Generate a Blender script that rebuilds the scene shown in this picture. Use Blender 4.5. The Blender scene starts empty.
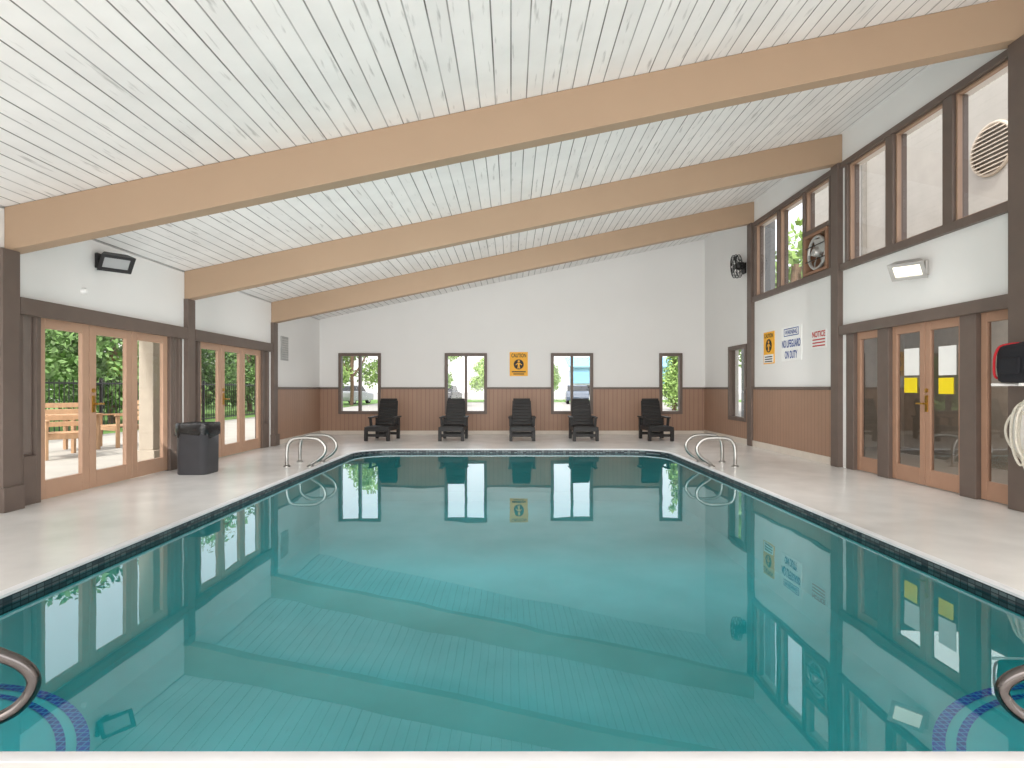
import bpy, bmesh, math, random
from mathutils import Vector, Matrix
random.seed(7)
S = bpy.context.scene
COL = S.collection
PI = math.pi
S.view_settings.view_transform = 'Standard'

# ------------------------------------------------------------------ materials
def lin(c):
    r = []
    for v in c:
        v = v/255.0
        r.append(v/12.92 if v <= .04045 else ((v+.055)/1.055)**2.4)
    return r
def mat(name, rgb, rough=.5, metal=0.0, var=.08, scale=6.0, bump=0.0, emis=0.0, spec=.5, rgb2=None):
    m = bpy.data.materials.new(name); m.use_nodes = True
    nt = m.node_tree; b = nt.nodes['Principled BSDF']
    c = lin(rgb)
    tc = nt.nodes.new('ShaderNodeTexCoord'); n = nt.nodes.new('ShaderNodeTexNoise')
    n.inputs['Scale'].default_value = scale; n.inputs['Detail'].default_value = 4
    nt.links.new(tc.outputs['Object'], n.inputs['Vector'])
    r = nt.nodes.new('ShaderNodeValToRGB')
    r.color_ramp.elements[0].position = .3; r.color_ramp.elements[1].position = .7
    r.color_ramp.elements[0].color = [max(0, v*(1-var)) for v in c]+[1]
    r.color_ramp.elements[1].color = ([min(1, v*(1+var)) for v in c] if rgb2 is None else lin(rgb2))+[1]
    nt.links.new(n.outputs['Fac'], r.inputs['Fac'])
    nt.links.new(r.outputs['Color'], b.inputs['Base Color'])
    b.inputs['Roughness'].default_value = rough; b.inputs['Metallic'].default_value = metal
    b.inputs['Specular IOR Level'].default_value = spec
    if bump:
        bp = nt.nodes.new('ShaderNodeBump'); bp.inputs['Strength'].default_value = bump
        bp.inputs['Distance'].default_value = .01
        nt.links.new(n.outputs['Fac'], bp.inputs['Height']); nt.links.new(bp.outputs['Normal'], b.inputs['Normal'])
    if emis:
        nt.links.new(r.outputs['Color'], b.inputs['Emission Color'])
        b.inputs['Emission Strength'].default_value = emis
    return m
def math_node(nt, op, a, b=None):
    n = nt.nodes.new('ShaderNodeMath'); n.operation = op
    for i, v in enumerate((a, b)):
        if v is None: continue
        if isinstance(v, (int, float)): n.inputs[i].default_value = v
        else: nt.links.new(v, n.inputs[i])
    return n.outputs[0]
def grooved(name, rgb, groove_rgb, pitch, gw, mode, rough=.5, var=.05, nscale=3.0, worn=0.0):
    """boards with grooves: mode 'X' = grooves at steps of x, 'XY' = steps of x+y"""
    m = bpy.data.materials.new(name); m.use_nodes = True
    nt = m.node_tree; b = nt.nodes['Principled BSDF']; L = nt.links.new
    g = nt.nodes.new('ShaderNodeNewGeometry'); sp = nt.nodes.new('ShaderNodeSeparateXYZ')
    L(g.outputs['Position'], sp.inputs[0])
    u = sp.outputs['X'] if mode == 'X' else math_node(nt, 'ADD', sp.outputs['X'], sp.outputs['Y'])
    q = math_node(nt, 'DIVIDE', u, pitch)
    f = math_node(nt, 'FRACT', math_node(nt, 'ADD', q, 1000.0))
    cell = math_node(nt, 'FLOOR', math_node(nt, 'ADD', q, 1000.0))
    d = math_node(nt, 'ABSOLUTE', math_node(nt, 'SUBTRACT', f, .5))
    mask = nt.nodes.new('ShaderNodeMapRange')
    mask.inputs['From Min'].default_value = .5-gw/pitch; mask.inputs['From Max'].default_value = .5-gw/pitch*.35
    L(d, mask.inputs['Value'])
    wn = nt.nodes.new('ShaderNodeTexWhiteNoise'); wn.noise_dimensions = '1D'; L(cell, wn.inputs['W'])
    n = nt.nodes.new('ShaderNodeTexNoise'); n.inputs['Scale'].default_value = nscale; n.inputs['Detail'].default_value = 6
    L(g.outputs['Position'], n.inputs['Vector'])
    mixv = math_node(nt, 'ADD', math_node(nt, 'MULTIPLY', n.outputs['Fac'], .75), math_node(nt, 'MULTIPLY', wn.outputs['Value'], .25))
    r = nt.nodes.new('ShaderNodeValToRGB'); c = lin(rgb)
    r.color_ramp.elements[0].position = .25; r.color_ramp.elements[1].position = .75
    r.color_ramp.elements[0].color = [v*(1-var) for v in c]+[1]; r.color_ramp.elements[1].color = [min(1, v*(1+var)) for v in c]+[1]
    L(mixv, r.inputs['Fac'])
    base = r.outputs['Color']
    fac = mask.outputs['Result']
    if worn:
        # groove darkness varies along each board joint, and small worn flecks
        mp2 = nt.nodes.new('ShaderNodeMapping'); mp2.inputs['Scale'].default_value = (5.0, .9, 1.0); L(g.outputs['Position'], mp2.inputs['Vector'])
        n2 = nt.nodes.new('ShaderNodeTexNoise'); n2.inputs['Scale'].default_value = 1.0; n2.inputs['Detail'].default_value = 4
        L(mp2.outputs[0], n2.inputs['Vector'])
        mr = nt.nodes.new('ShaderNodeMapRange'); mr.inputs['From Min'].default_value = .35; mr.inputs['From Max'].default_value = .62
        mr.inputs['To Min'].default_value = .45; mr.inputs['To Max'].default_value = 1.0
        L(n2.outputs['Fac'], mr.inputs['Value'])
        fac = math_node(nt, 'MULTIPLY', fac, mr.outputs['Result'])
        mp = nt.nodes.new('ShaderNodeMapping'); mp.inputs['Scale'].default_value = (20, 2.4, 16); L(g.outputs['Position'], mp.inputs['Vector'])
        n3 = nt.nodes.new('ShaderNodeTexNoise'); n3.inputs['Scale'].default_value = 1.0; n3.inputs['Detail'].default_value = 6
        L(mp.outputs[0], n3.inputs['Vector'])
        fl = nt.nodes.new('ShaderNodeMapRange'); fl.inputs['From Min'].default_value = .62; fl.inputs['From Max'].default_value = .74
        fl.inputs['To Max'].default_value = worn
        L(n3.outputs['Fac'], fl.inputs['Value'])
        fac = math_node(nt, 'MAXIMUM', fac, fl.outputs['Result'])
    mx = nt.nodes.new('ShaderNodeMix'); mx.data_type = 'RGBA'
    L(fac, mx.inputs['Factor']); L(base, mx.inputs['A'])
    mx.inputs['B'].default_value = lin(groove_rgb)+[1]
    L(mx.outputs['Result'], b.inputs['Base Color'])
    b.inputs['Roughness'].default_value = rough
    bp = nt.nodes.new('ShaderNodeBump'); bp.invert = True; bp.inputs['Strength'].default_value = .5; bp.inputs['Distance'].default_value = .004
    L(mask.outputs['Result'], bp.inputs['Height']); L(bp.outputs['Normal'], b.inputs['Normal'])
    return m
def tiles(name, c1, c2, mortar, w, h, flat=False, ms=.06):
    m = bpy.data.materials.new(name); m.use_nodes = True
    nt = m.node_tree; b = nt.nodes['Principled BSDF']; L = nt.links.new
    g = nt.nodes.new('ShaderNodeNewGeometry'); sp = nt.nodes.new('ShaderNodeSeparateXYZ'); L(g.outputs['Position'], sp.inputs[0])
    cb = nt.nodes.new('ShaderNodeCombineXYZ')
    if flat:
        L(sp.outputs['X'], cb.inputs['X']); L(sp.outputs['Y'], cb.inputs['Y'])
    else:
        L(math_node(nt, 'ADD', sp.outputs['X'], sp.outputs['Y']), cb.inputs['X']); L(sp.outputs['Z'], cb.inputs['Y'])
    bt = nt.nodes.new('ShaderNodeTexBrick'); L(cb.outputs[0], bt.inputs['Vector'])
    bt.offset = 0.0
    bt.inputs['Color1'].default_value = lin(c1)+[1]; bt.inputs['Color2'].default_value = lin(c2)+[1]; bt.inputs['Mortar'].default_value = lin(mortar)+[1]
    bt.inputs['Scale'].default_value = 1; bt.inputs['Brick Width'].default_value = w; bt.inputs['Row Height'].default_value = h
    bt.inputs['Mortar Size'].default_value = w*ms
    L(bt.outputs['Color'], b.inputs['Base Color']); b.inputs['Roughness'].default_value = .35
    return m
def glass_mat(name, tint, refl):
    m = bpy.data.materials.new(name); m.use_nodes = True
    nt = m.node_tree; nt.nodes.clear(); L = nt.links.new
    out = nt.nodes.new('ShaderNodeOutputMaterial'); mix = nt.nodes.new('ShaderNodeMixShader')
    t = nt.nodes.new('ShaderNodeBsdfTransparent'); t.inputs[0].default_value = tint+(1,)
    gl = nt.nodes.new('ShaderNodeBsdfGlossy'); gl.inputs['Roughness'].default_value = .02
    fr = nt.nodes.new('ShaderNodeFresnel'); fr.inputs[0].default_value = 1.45
    f = math_node(nt, 'MINIMUM', math_node(nt, 'MULTIPLY', fr.outputs[0], refl), .9)
    L(f, mix.inputs[0])
    L(t.outputs[0], mix.inputs[1]); L(gl.outputs[0], mix.inputs[2]); L(mix.outputs[0], out.inputs[0])
    return m
def water_mat():
    m = bpy.data.materials.new('pool_water'); m.use_nodes = True
    nt = m.node_tree; nt.nodes.clear(); L = nt.links.new
    out = nt.nodes.new('ShaderNodeOutputMaterial'); mix = nt.nodes.new('ShaderNodeMixShader')
    t = nt.nodes.new('ShaderNodeBsdfTransparent'); t.inputs[0].default_value = (.21, .84, .93, 1)
    gl = nt.nodes.new('ShaderNodeBsdfGlossy'); gl.inputs['Roughness'].default_value = .006; gl.inputs['Color'].default_value = (.88, .97, 1, 1)
    g = nt.nodes.new('ShaderNodeNewGeometry')
    n = nt.nodes.new('ShaderNodeTexNoise'); n.inputs['Scale'].default_value = 1.4; n.inputs['Detail'].default_value = 1
    L(g.outputs['Position'], n.inputs['Vector'])
    bp = nt.nodes.new('ShaderNodeBump'); bp.inputs['Strength'].default_value = 1.0; bp.inputs['Distance'].default_value = .0018
    L(n.outputs['Fac'], bp.inputs['Height'])
    fr = nt.nodes.new('ShaderNodeFresnel'); fr.inputs[0].default_value = 1.88
    L(bp.outputs[0], fr.inputs['Normal']); L(bp.outputs[0], gl.inputs['Normal'])
    L(fr.outputs[0], mix.inputs[0]); L(t.outputs[0], mix.inputs[1]); L(gl.outputs[0], mix.inputs[2]); L(mix.outputs[0], out.inputs[0])
    return m
M = dict(
    wall=mat('white_painted_wall', (233, 232, 230), .7, var=.012, scale=1.2, bump=.03),
    ceiling=grooved('white_plank_ceiling', (236, 234, 232), (76, 71, 67), .15, .008, 'X', .5, .065, worn=.42),
    beam=mat('tan_painted_beam', (173, 147, 122), .55, var=.02, scale=2),
    trim=mat('dark_taupe_trim', (104, 90, 82), .5, var=.07, scale=5, bump=.05),
    wains=grooved('brown_grooved_panel', (160, 127, 106), (130, 101, 83), .11, .008, 'XY', .5, .05),
    deck=mat('painted_concrete_deck', (233, 231, 228), .22, var=.07, scale=2.4, bump=.12),
    coping=mat('white_pool_coping', (221, 222, 224), .45, var=.04, scale=5),
    base=mat('cream_baseboard', (214, 204, 192), .5, var=.04),
    basin=mat('teal_pool_plaster', (136, 220, 214), .6, var=.06, scale=.5, rgb2=(218, 252, 248)),
    tile=tiles('dark_mosaic_band', (26, 38, 48), (104, 114, 116), (20, 28, 34), .06, .028),
    bluetile=tiles('navy_step_tile', (0, 40, 170), (4, 70, 210), (120, 190, 235), .034, .034, True, .10),
    door=mat('orange_tan_door', (182, 147, 123), .45, var=.04, scale=4, bump=.04),
    doorR=mat('brown_tan_door', (168, 131, 108), .45, var=.04, scale=4, bump=.04),
    upfr=mat('warm_brown_frame', (160, 131, 110), .45, var=.06, scale=4),
    glass=glass_mat('clear_glass', (.97, .98, .98), .5),
    glassd=glass_mat('dusky_glass', (.86, .86, .84), 3.2),
    glassu=glass_mat('high_window_glass', (.96, .97, .97), 1.1),
    brass=mat('brass', (200, 160, 80), .3, 1.0),
    steel=mat('brushed_steel', (160, 158, 154), .28, 1.0, var=.05),
    bronze=mat('dark_polished_rail', (104, 99, 97), .12, 1.0, var=.05),
    alu=mat('aluminium', (196, 195, 192), .4, .6),
    black=mat('black_plastic', (34, 34, 36), .45),
    blackm=mat('black_metal', (30, 28, 28), .4, .3),
    lens=mat('grey_lens', (168, 170, 171), .3, var=.02),
    lenslit=mat('lit_lens', (255, 248, 232), .3, var=.02, emis=.9),
    chair=mat('black_resin', (20, 18, 18), .5, var=.12, scale=9),
    bin=mat('charcoal_plastic', (58, 58, 62), .5),
    liner=mat('black_bin_liner', (20, 20, 22), .25, var=.2, scale=20, bump=.6),
    white=mat('white_board', (240, 240, 238), .5, var=.02),
    orange=mat('orange_yellow_board', (244, 178, 36), .5, var=.03),
    ink=mat('black_ink', (34, 30, 28), .6),
    blue=mat('blue_ink', (44, 76, 150), .6),
    red=mat('red_ink', (190, 40, 36), .6),
    yellow=mat('yellow_paper', (248, 222, 30), .7, var=.03),
    paper=mat('white_paper', (244, 243, 240), .7, var=.02),
    redcloth=mat('red_fabric', (186, 30, 40), .8, bump=.2),
    blackcloth=mat('black_fabric', (28, 28, 34), .85, bump=.2, scale=40),
    ring=mat('off_white_buoy', (236, 234, 228), .5),
    rope=mat('cream_rope', (220, 214, 200), .8, bump=.5, scale=60),
    ply=mat('brown_stained_plywood', (146, 110, 86), .6, bump=.1),
    grille=mat('grey_grille', (170, 170, 168), .5),
    patio=mat('pale_patio_concrete', (158, 155, 148), .8, var=.1, scale=1.5),
    column=mat('grey_tan_column', (172, 162, 148), .8, var=.06),
    asphalt=mat('grey_asphalt', (150, 148, 145), .9, var=.08, scale=1.0),
    grass=mat('lawn_green', (90, 126, 56), .9, var=.25, scale=3),
    wood=mat('weathered_garden_wood', (168, 134, 102), .6, var=.14, scale=8),
    bark=mat('bark', (120, 98, 80), .9, var=.2, scale=10, bump=.5),
    leaf=mat('bright_leaf', (144, 174, 100), .6, var=.45, scale=2.5),
    leafd=mat('deep_leaf', (104, 138, 74), .6, var=.55, scale=2.5),
    stucco=mat('shaded_grey_stucco', (170, 166, 160), .9, var=.05, scale=3),
    darkwall=mat('dark_grey_siding', (84, 86, 88), .9, var=.06),
    vent=mat('beige_vent', (190, 178, 163), .6),
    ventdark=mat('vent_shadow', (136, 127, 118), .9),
    lobby=mat('lobby_taupe', (176, 165, 152), .8),
    lobbyf=mat('lobby_floor', (140, 126, 112), .5),
    bldg=mat('pale_blue_siding', (120, 170, 200), .8),
    bldgw=mat('pale_grey_siding', (200, 204, 208), .8),
    roof=mat('grey_roof', (128, 125, 120), .9),
    carw=mat('silver_car_paint', (170, 174, 178), .25), carg=mat('charcoal_car_paint', (52, 54, 60), .2), carr=mat('grey_blue_car_paint', (84, 96, 112), .2),
    carglass=mat('dark_car_glass', (26, 30, 34), .08), tyre=mat('tyre_rubber', (24, 24, 24), .8),
    water=water_mat(),
)

# ------------------------------------------------------------------ mesh helpers
def off(p):
    v = Vector((0, 0, 0))
    while p is not None:
        v += Vector(p.location); p = p.parent
    return v
class MB:
    def __init__(s): s.bm = bmesh.new()
    def face(s, pts):
        vs = [s.bm.verts.new(p) for p in pts]; s.bm.faces.new(vs); return s
    def box(s, x0, x1, y0, y1, z0, z1):
        return s.prism([(x0, y0, z0), (x1, y0, z0), (x1, y1, z0), (x0, y1, z0)], (0, 0, z1-z0))
    def obox(s, c, size, mtx):
        hx, hy, hz = [v/2 for v in size]; c = Vector(c)
        P = [c+mtx@Vector((a, b, -hz)) for a, b in ((-hx, -hy), (hx, -hy), (hx, hy), (-hx, hy))]
        return s.prism(P, mtx@Vector((0, 0, 2*hz)))
    def bar(s, a, b, w, t, up=(0, 0, 1)):
        a = Vector(a); b = Vector(b); d = (b-a); L = d.length; d.normalize(); up = Vector(up)
        if abs(d.dot(up)) > .98: up = Vector((0, 1, 0))
        x = d.cross(up).normalized(); z = x.cross(d)
        P = [a+x*(i*w/2)+z*(j*t/2) for i, j in ((-1, -1), (1, -1), (1, 1), (-1, 1))]
        return s.prism(P, d*L)
    def prism(s, poly, vec):
        vec = Vector(vec); n = len(poly)
        a = [s.bm.verts.new(p) for p in poly]; b = [s.bm.verts.new(Vector(p)+vec) for p in poly]
        s.bm.faces.new(a[::-1]); s.bm.faces.new(b)
        for i in range(n): s.bm.faces.new((a[i], a[(i+1) % n], b[(i+1) % n], b[i]))
        return s
    def loft(s, loops, cap0=False, cap1=False):
        R = [[s.bm.verts.new(p) for p in l] for l in loops]; n = len(R[0])
        for A, B in zip(R, R[1:]):
            for i in range(n): s.bm.faces.new((A[i], A[(i+1) % n], B[(i+1) % n], B[i]))
        if cap0: s.bm.faces.new(R[0][::-1])
        if cap1: s.bm.faces.new(R[-1])
        return s
    def tube(s, pts, r, seg=10, closed=False):
        P = [Vector(p) for p in pts]; n = len(P); loops = []
        t0 = (P[1]-P[0]).normalized(); ref = Vector((0, 0, 1)) if abs(t0.z) < .9 else Vector((0, 1, 0))
        u = t0.cross(ref).normalized()
        for i in range(n):
            a = P[(i-1) % n] if closed else P[max(i-1, 0)]; b = P[(i+1) % n] if closed else P[min(i+1, n-1)]
            t = (b-a).normalized(); u = (u-t*u.dot(t)).normalized(); v = t.cross(u)
            loops.append([P[i]+(u*math.cos(2*PI*k/seg)+v*math.sin(2*PI*k/seg))*r for k in range(seg)])
        if closed: loops.append(loops[0]); return s.loft(loops)
        return s.loft(loops, True, True)
    def lathe(s, prof, c, axis='z', seg=24, cap=True):
        c = Vector(c); loops = []
        for r, h in prof:
            l = []
            for k in range(seg):
                a = 2*PI*k/seg; p, q = r*math.cos(a), r*math.sin(a)
                l.append(c+Vector({'z': (p, q, h), 'x': (h, p, q), 'y': (p, h, q)}[axis]))
            loops.append(l)
        return s.loft(loops, cap, cap)
    def build(s, name, m, parent=None, smooth=False, bevel=0.0, recalc=True):
        if recalc: bmesh.ops.recalc_face_normals(s.bm, faces=s.bm.faces)
        if parent is not None: bmesh.ops.translate(s.bm, verts=s.bm.verts, vec=-off(parent))
        me = bpy.data.meshes.new(name); s.bm.to_mesh(me); s.bm.free()
        me.materials.append(m)
        if smooth:
            for p in me.polygons: p.use_smooth = True
        o = bpy.data.objects.new(name, me); COL.objects.link(o); o.parent = parent
        if smooth:
            try:
                me.set_sharp_from_angle(angle=math.radians(40))
            except Exception: pass
        if bevel:
            bv = o.modifiers.new('bevel', 'BEVEL'); bv.width = bevel; bv.segments = 2; bv.limit_method = 'ANGLE'
        return o
def smooth_path(pts, n=6):
    P = [Vector(p) for p in pts]; P = [2*P[0]-P[1]]+P+[2*P[-1]-P[-2]]; out = []
    for i in range(1, len(P)-2):
        a, b, c, d = P[i-1:i+3]
        for k in range(n):
            t = k/n
            out.append(.5*((2*b)+(-a+c)*t+(2*a-5*b+4*c-d)*t*t+(-a+3*b-3*c+d)*t**3))
    out.append(P[-2]); return out
def thing(name, label, cat, loc=(0, 0, 0), group=None, kind=None):
    o = bpy.data.objects.new(name, None); COL.objects.link(o); o.location = loc
    o.empty_display_size = .1
    return tag(o, label, cat, group, kind)
def tag(o, label, cat, group=None, kind=None):
    o['label'] = label; o['category'] = cat
    if group: o['group'] = group
    if kind: o['kind'] = kind
    return o
def struct(mb, name, m, label, cat, bevel=0.0):
    return tag(mb.build(name, m, None, bevel=bevel), label, cat, kind='structure')
def dup(root, loc, rotz, label, scale=None):
    r = root.copy(); COL.objects.link(r); r.location = loc; r.rotation_euler = (0, 0, rotz); r['label'] = label
    if scale: r.scale = scale
    def kids(o, n):
        for ch in list(o.children):
            c = ch.copy(); COL.objects.link(c); c.parent = n; kids(ch, c)
    kids(root, r)
    return r
def rrect(x0, x1, y0, y1, r, z, n=10):
    pts = []
    for cx, cy, a0 in ((x1-r, y0+r, -PI/2), (x1-r, y1-r, 0), (x0+r, y1-r, PI/2), (x0+r, y0+r, PI)):
        for k in range(n+1):
            a = a0+PI/2*k/n; pts.append((cx+r*math.cos(a), cy+r*math.sin(a), z))
    return pts
def text(s, c, ux, uy, w, h, m, parent, name='lettering', fat=0.0):
    cu = bpy.data.curves.new('t', 'FONT'); cu.body = s; cu.offset = fat
    o = bpy.data.objects.new('t', cu); COL.objects.link(o)
    bpy.context.view_layer.update()
    dg = bpy.context.evaluated_depsgraph_get()
    me = bpy.data.meshes.new_from_object(o.evaluated_get(dg))
    bpy.data.objects.remove(o)
    xs = [v.co.x for v in me.vertices]; ys = [v.co.y for v in me.vertices]
    cx, cy = (min(xs)+max(xs))/2, (min(ys)+max(ys))/2; sx, sy = w/(max(xs)-min(xs)), h/(max(ys)-min(ys))
    ux, uy, c = Vector(ux), Vector(uy), Vector(c)-off(parent)
    for v in me.vertices: v.co = c+ux*((v.co.x-cx)*sx)+uy*((v.co.y-cy)*sy)
    me.materials.clear(); me.materials.append(m); me.name = name
    q = bpy.data.objects.new(name, me); COL.objects.link(q); q.parent = parent
    return q

# ------------------------------------------------------------------ room dimensions
XL, XR, YB, Y0 = -4.95, 5.02, 15.0, -1.5
SL = .2086
def zc(x): return 2.97+SL*(x-XL)
PX, PY0, PY1, PR = 2.96, 1.91, 11.4, .7
WZ = -.072
BY = (5.75, 8.87, 12.05)

# deck
A = rrect(XL-.2, XR+.2, Y0, YB+.2, .002, 0); Bq = rrect(-PX-.05, PX+.05, PY0-.05, PY1+.05, PR+.05, 0)
dn = lambda l, z: [(p[0], p[1], z) for p in l]
struct(MB().loft([A, Bq, dn(Bq, -.15)]), 'floor', M['deck'], 'off-white painted concrete pool deck around the water', 'floor')
# ceiling
mb = MB()
mb.prism([(XL-1.3, Y0, zc(XL-1.3)), (XR+.5, Y0, zc(XR+.5)), (XR+.5, Y0, zc(XR+.5)+.14), (XL-1.3, Y0, zc(XL-1.3)+.14)], (0, YB+.5-Y0, 0))
struct(mb, 'ceiling', M['ceiling'], 'sloping white painted plank ceiling', 'ceiling')

def wall_cells(mb, axis, c0, c1, u0, u1, z0, z1, holes):
    us = sorted(set([u0, u1]+[min(max(v, u0), u1) for h in holes for v in h[:2]]))
    zs = sorted(set([z0, z1]+[min(max(v, z0), z1) for h in holes for v in h[2:]]))
    for a, b in zip(us, us[1:]):
        for p, q in zip(zs, zs[1:]):
            cu, cz = (a+b)/2, (p+q)/2
            if any(h[0] < cu < h[1] and h[2] < cz < h[3] for h in holes): continue
            if axis == 'x': mb.box(c0, c1, a, b, p, q)
            else: mb.box(a, b, c0, c1, p, q)
    return mb
backwin = [(-4.45, -3.36), (-1.71, -.62), (1.03, 2.12), (3.83, 4.42)]
bh = [(a, b, .53, 2.10) for a, b in backwin]
OFS = 3.08
lh = [(5.8, 8.72, -.01, 1.97), (5.9+OFS+.05, 8.72+OFS+.05, -.01, 1.97)]
rh = [(5.76, 8.66, -.01, 2.03), (5.76, 8.66, 3.07, 4.52), (9.06, 11.92, 3.07, 4.52), (12.3, 13.3, .48, 2.14)]
mb = wall_cells(MB(), 'y', YB, YB+.2, XL-.2, XR+.2, 0, 2.9, bh)
mb.prism([(XL-.2, YB, 2.9), (XR+.2, YB, 2.9), (XR+.2, YB, zc(XR+.2)+.02), (XL-.2, YB, zc(XL-.2)+.02)], (0, .2, 0))
struct(mb, 'wall_back', M['wall'], 'white far end wall rising to the right under the sloping ceiling', 'wall')
struct(wall_cells(MB(), 'x', XL-.2, XL, Y0, YB, 0, 2.95, lh), 'wall_left', M['wall'], 'low white left wall with two sets of glazed patio doors', 'wall')
struct(wall_cells(MB(), 'x', XR, XR+.2, Y0, YB, 0, zc(XR)+.02, rh), 'wall_right', M['wall'], 'tall white right wall with high windows', 'wall')
# wainscots
tr = 0
def trim(mb, label, m=None, bevel=.006):
    global tr; tr += 1
    return struct(mb, 'trim_%d' % tr, m or M['trim'], label, 'trim', bevel)
trim(wall_cells(MB(), 'y', YB-.03, YB, XL+.03, XR-.03, .1, 1.17, bh), 'brown grooved wainscot panelling along far wall', M['wains'], 0)
trim(wall_cells(MB(), 'x', XL, XL+.03, 12.1, YB, .1, 1.17, []), 'brown grooved wainscot at far end of left wall', M['wains'], 0)
trim(wall_cells(MB(), 'x', XR-.03, XR, 9.05, YB, .1, 1.17, [(12.3, 13.3, .48, 2.14)]), 'brown grooved wainscot along right wall beyond the doors', M['wains'], 0)
trim(wall_cells(MB(), 'y', YB-.05, YB, XL+.05, XR-.05, 1.17, 1.22, bh), 'dark cap rail over the far wainscot')
trim(MB().box(XL, XL+.05, 12.15, YB, 1.17, 1.22), 'dark cap rail over the left wainscot')
trim(wall_cells(MB(), 'x', XR-.05, XR, 9.06, YB, 1.17, 1.22, [(12.3, 13.3, .48, 2.14)]), 'dark cap rail over the right wainscot')
struct(MB().box(XL+.03, XR-.03, YB-.045, YB, 0, .1), 'baseboard_back', M['base'], 'cream baseboard along far wall', 'baseboard', .005)
struct(MB().box(XL, XL+.045, 12.2, YB, 0, .1), 'baseboard_left', M['base'], 'cream baseboard at far left', 'baseboard', .005)
struct(MB().box(XR-.045, XR, 9.06, YB, 0, .12), 'baseboard_right', M['base'], 'cream baseboard below right wainscot', 'baseboard', .005)
# posts
for i, y in enumerate((5.67, 8.87, 12.05)):
    w = ('nearest', 'second', 'third')[i]
    z = zc(XL)-.43+.012
    trim(MB().box(XL-.02, XL+.07, y-.1, y+.1, 0, z).box(XL-.02, XL+.1, y-.12, y+.12, 0, .24), '%s dark taupe post on left wall under a roof beam' % w)
    z = zc(XR)-.43-.01
    trim(MB().box(XR-.08, XR+.02, y-.1, y+.1, 0, z), '%s dark taupe post on right wall under a roof beam' % w)
# beams
for i, (y, w) in enumerate(zip(BY, ('nearest and largest looking', 'middle', 'farthest'))):
    mb = MB(); h = .43
    mb.prism([(XL+.002, y-.09, zc(XL)-h), (XR-.002, y-.09, zc(XR)-h), (XR-.002, y-.09, zc(XR)-.002), (XL+.002, y-.09, zc(XL)-.002)], (0, .18, 0))
    tag(mb.build('roof_beam', M['beam'], None, bevel=.008), '%s of the three sloping tan painted roof beams' % w, 'beam', 'tan roof beams')

# ------------------------------------------------------------------ leaves and windows
wn = dnn = 0
def leaf(kind, axis, c, u0, u1, z0, z1, st, top, bot, th, mf, mg, label, mull=(), handle=None, inner=1):
    global wn, dnn
    if kind == 'window': wn += 1; nm = 'window_%d' % wn
    else: dnn += 1; nm = 'door_%d' % dnn
    loc = (c, (u0+u1)/2, z0) if axis == 'x' else ((u0+u1)/2, c, z0)
    root = thing(nm, label, kind, loc, kind='structure')
    mb = MB()
    def bx(m, a, b, p, q, t=th):
        if axis == 'x': m.box(c-t/2, c+t/2, a, b, p, q)
        else: m.box(a, b, c-t/2, c+t/2, p, q)
    bx(mb, u0, u0+st, z0, z1); bx(mb, u1-st, u1, z0, z1); bx(mb, u0+st, u1-st, z1-top, z1); bx(mb, u0+st, u1-st, z0, z0+bot)
    for mm in mull: bx(mb, mm-.03, mm+.03, z0+bot, z1-top)
    mb.build('door_frame' if kind == 'door' else 'window_frame', mf, root, bevel=.006)
    ed = sorted([u0+st]+[v for mm in mull for v in (mm-.03, mm+.03)]+[u1-st])
    for a, b in zip(ed[::2], ed[1::2]):
        g = MB(); p, q = z0+bot, z1-top
        if axis == 'x':
            P = [(c, a, p), (c, b, p), (c, b, q), (c, a, q)]
            if c > 0: P = P[::-1]            # normals face into the room
        else: P = [(a, c, p), (b, c, p), (b, c, q), (a, c, q)]
        g.face(P).build('glass_pane', mg, root, recalc=False)
    if handle is not None:
        s = inner; x = c+s*th/2
        h = MB().box(min(x, x+s*.012), max(x, x+s*.012), handle-.022, handle+.022, z0+.9, z0+1.1)
        h.tube([(x+s*.01, handle, z0+1.0), (x+s*.055, handle, z0+1.0), (x+s*.06, handle+.1, z0+1.0)], .011, 8)
        h.lathe([(.026, 0), (.026, .014)], (x if s > 0 else x-.014, handle, z0+1.16), 'x', 12)
        h.build('handle', M['brass'], root)
    return root
xl = XL-.06
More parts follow.
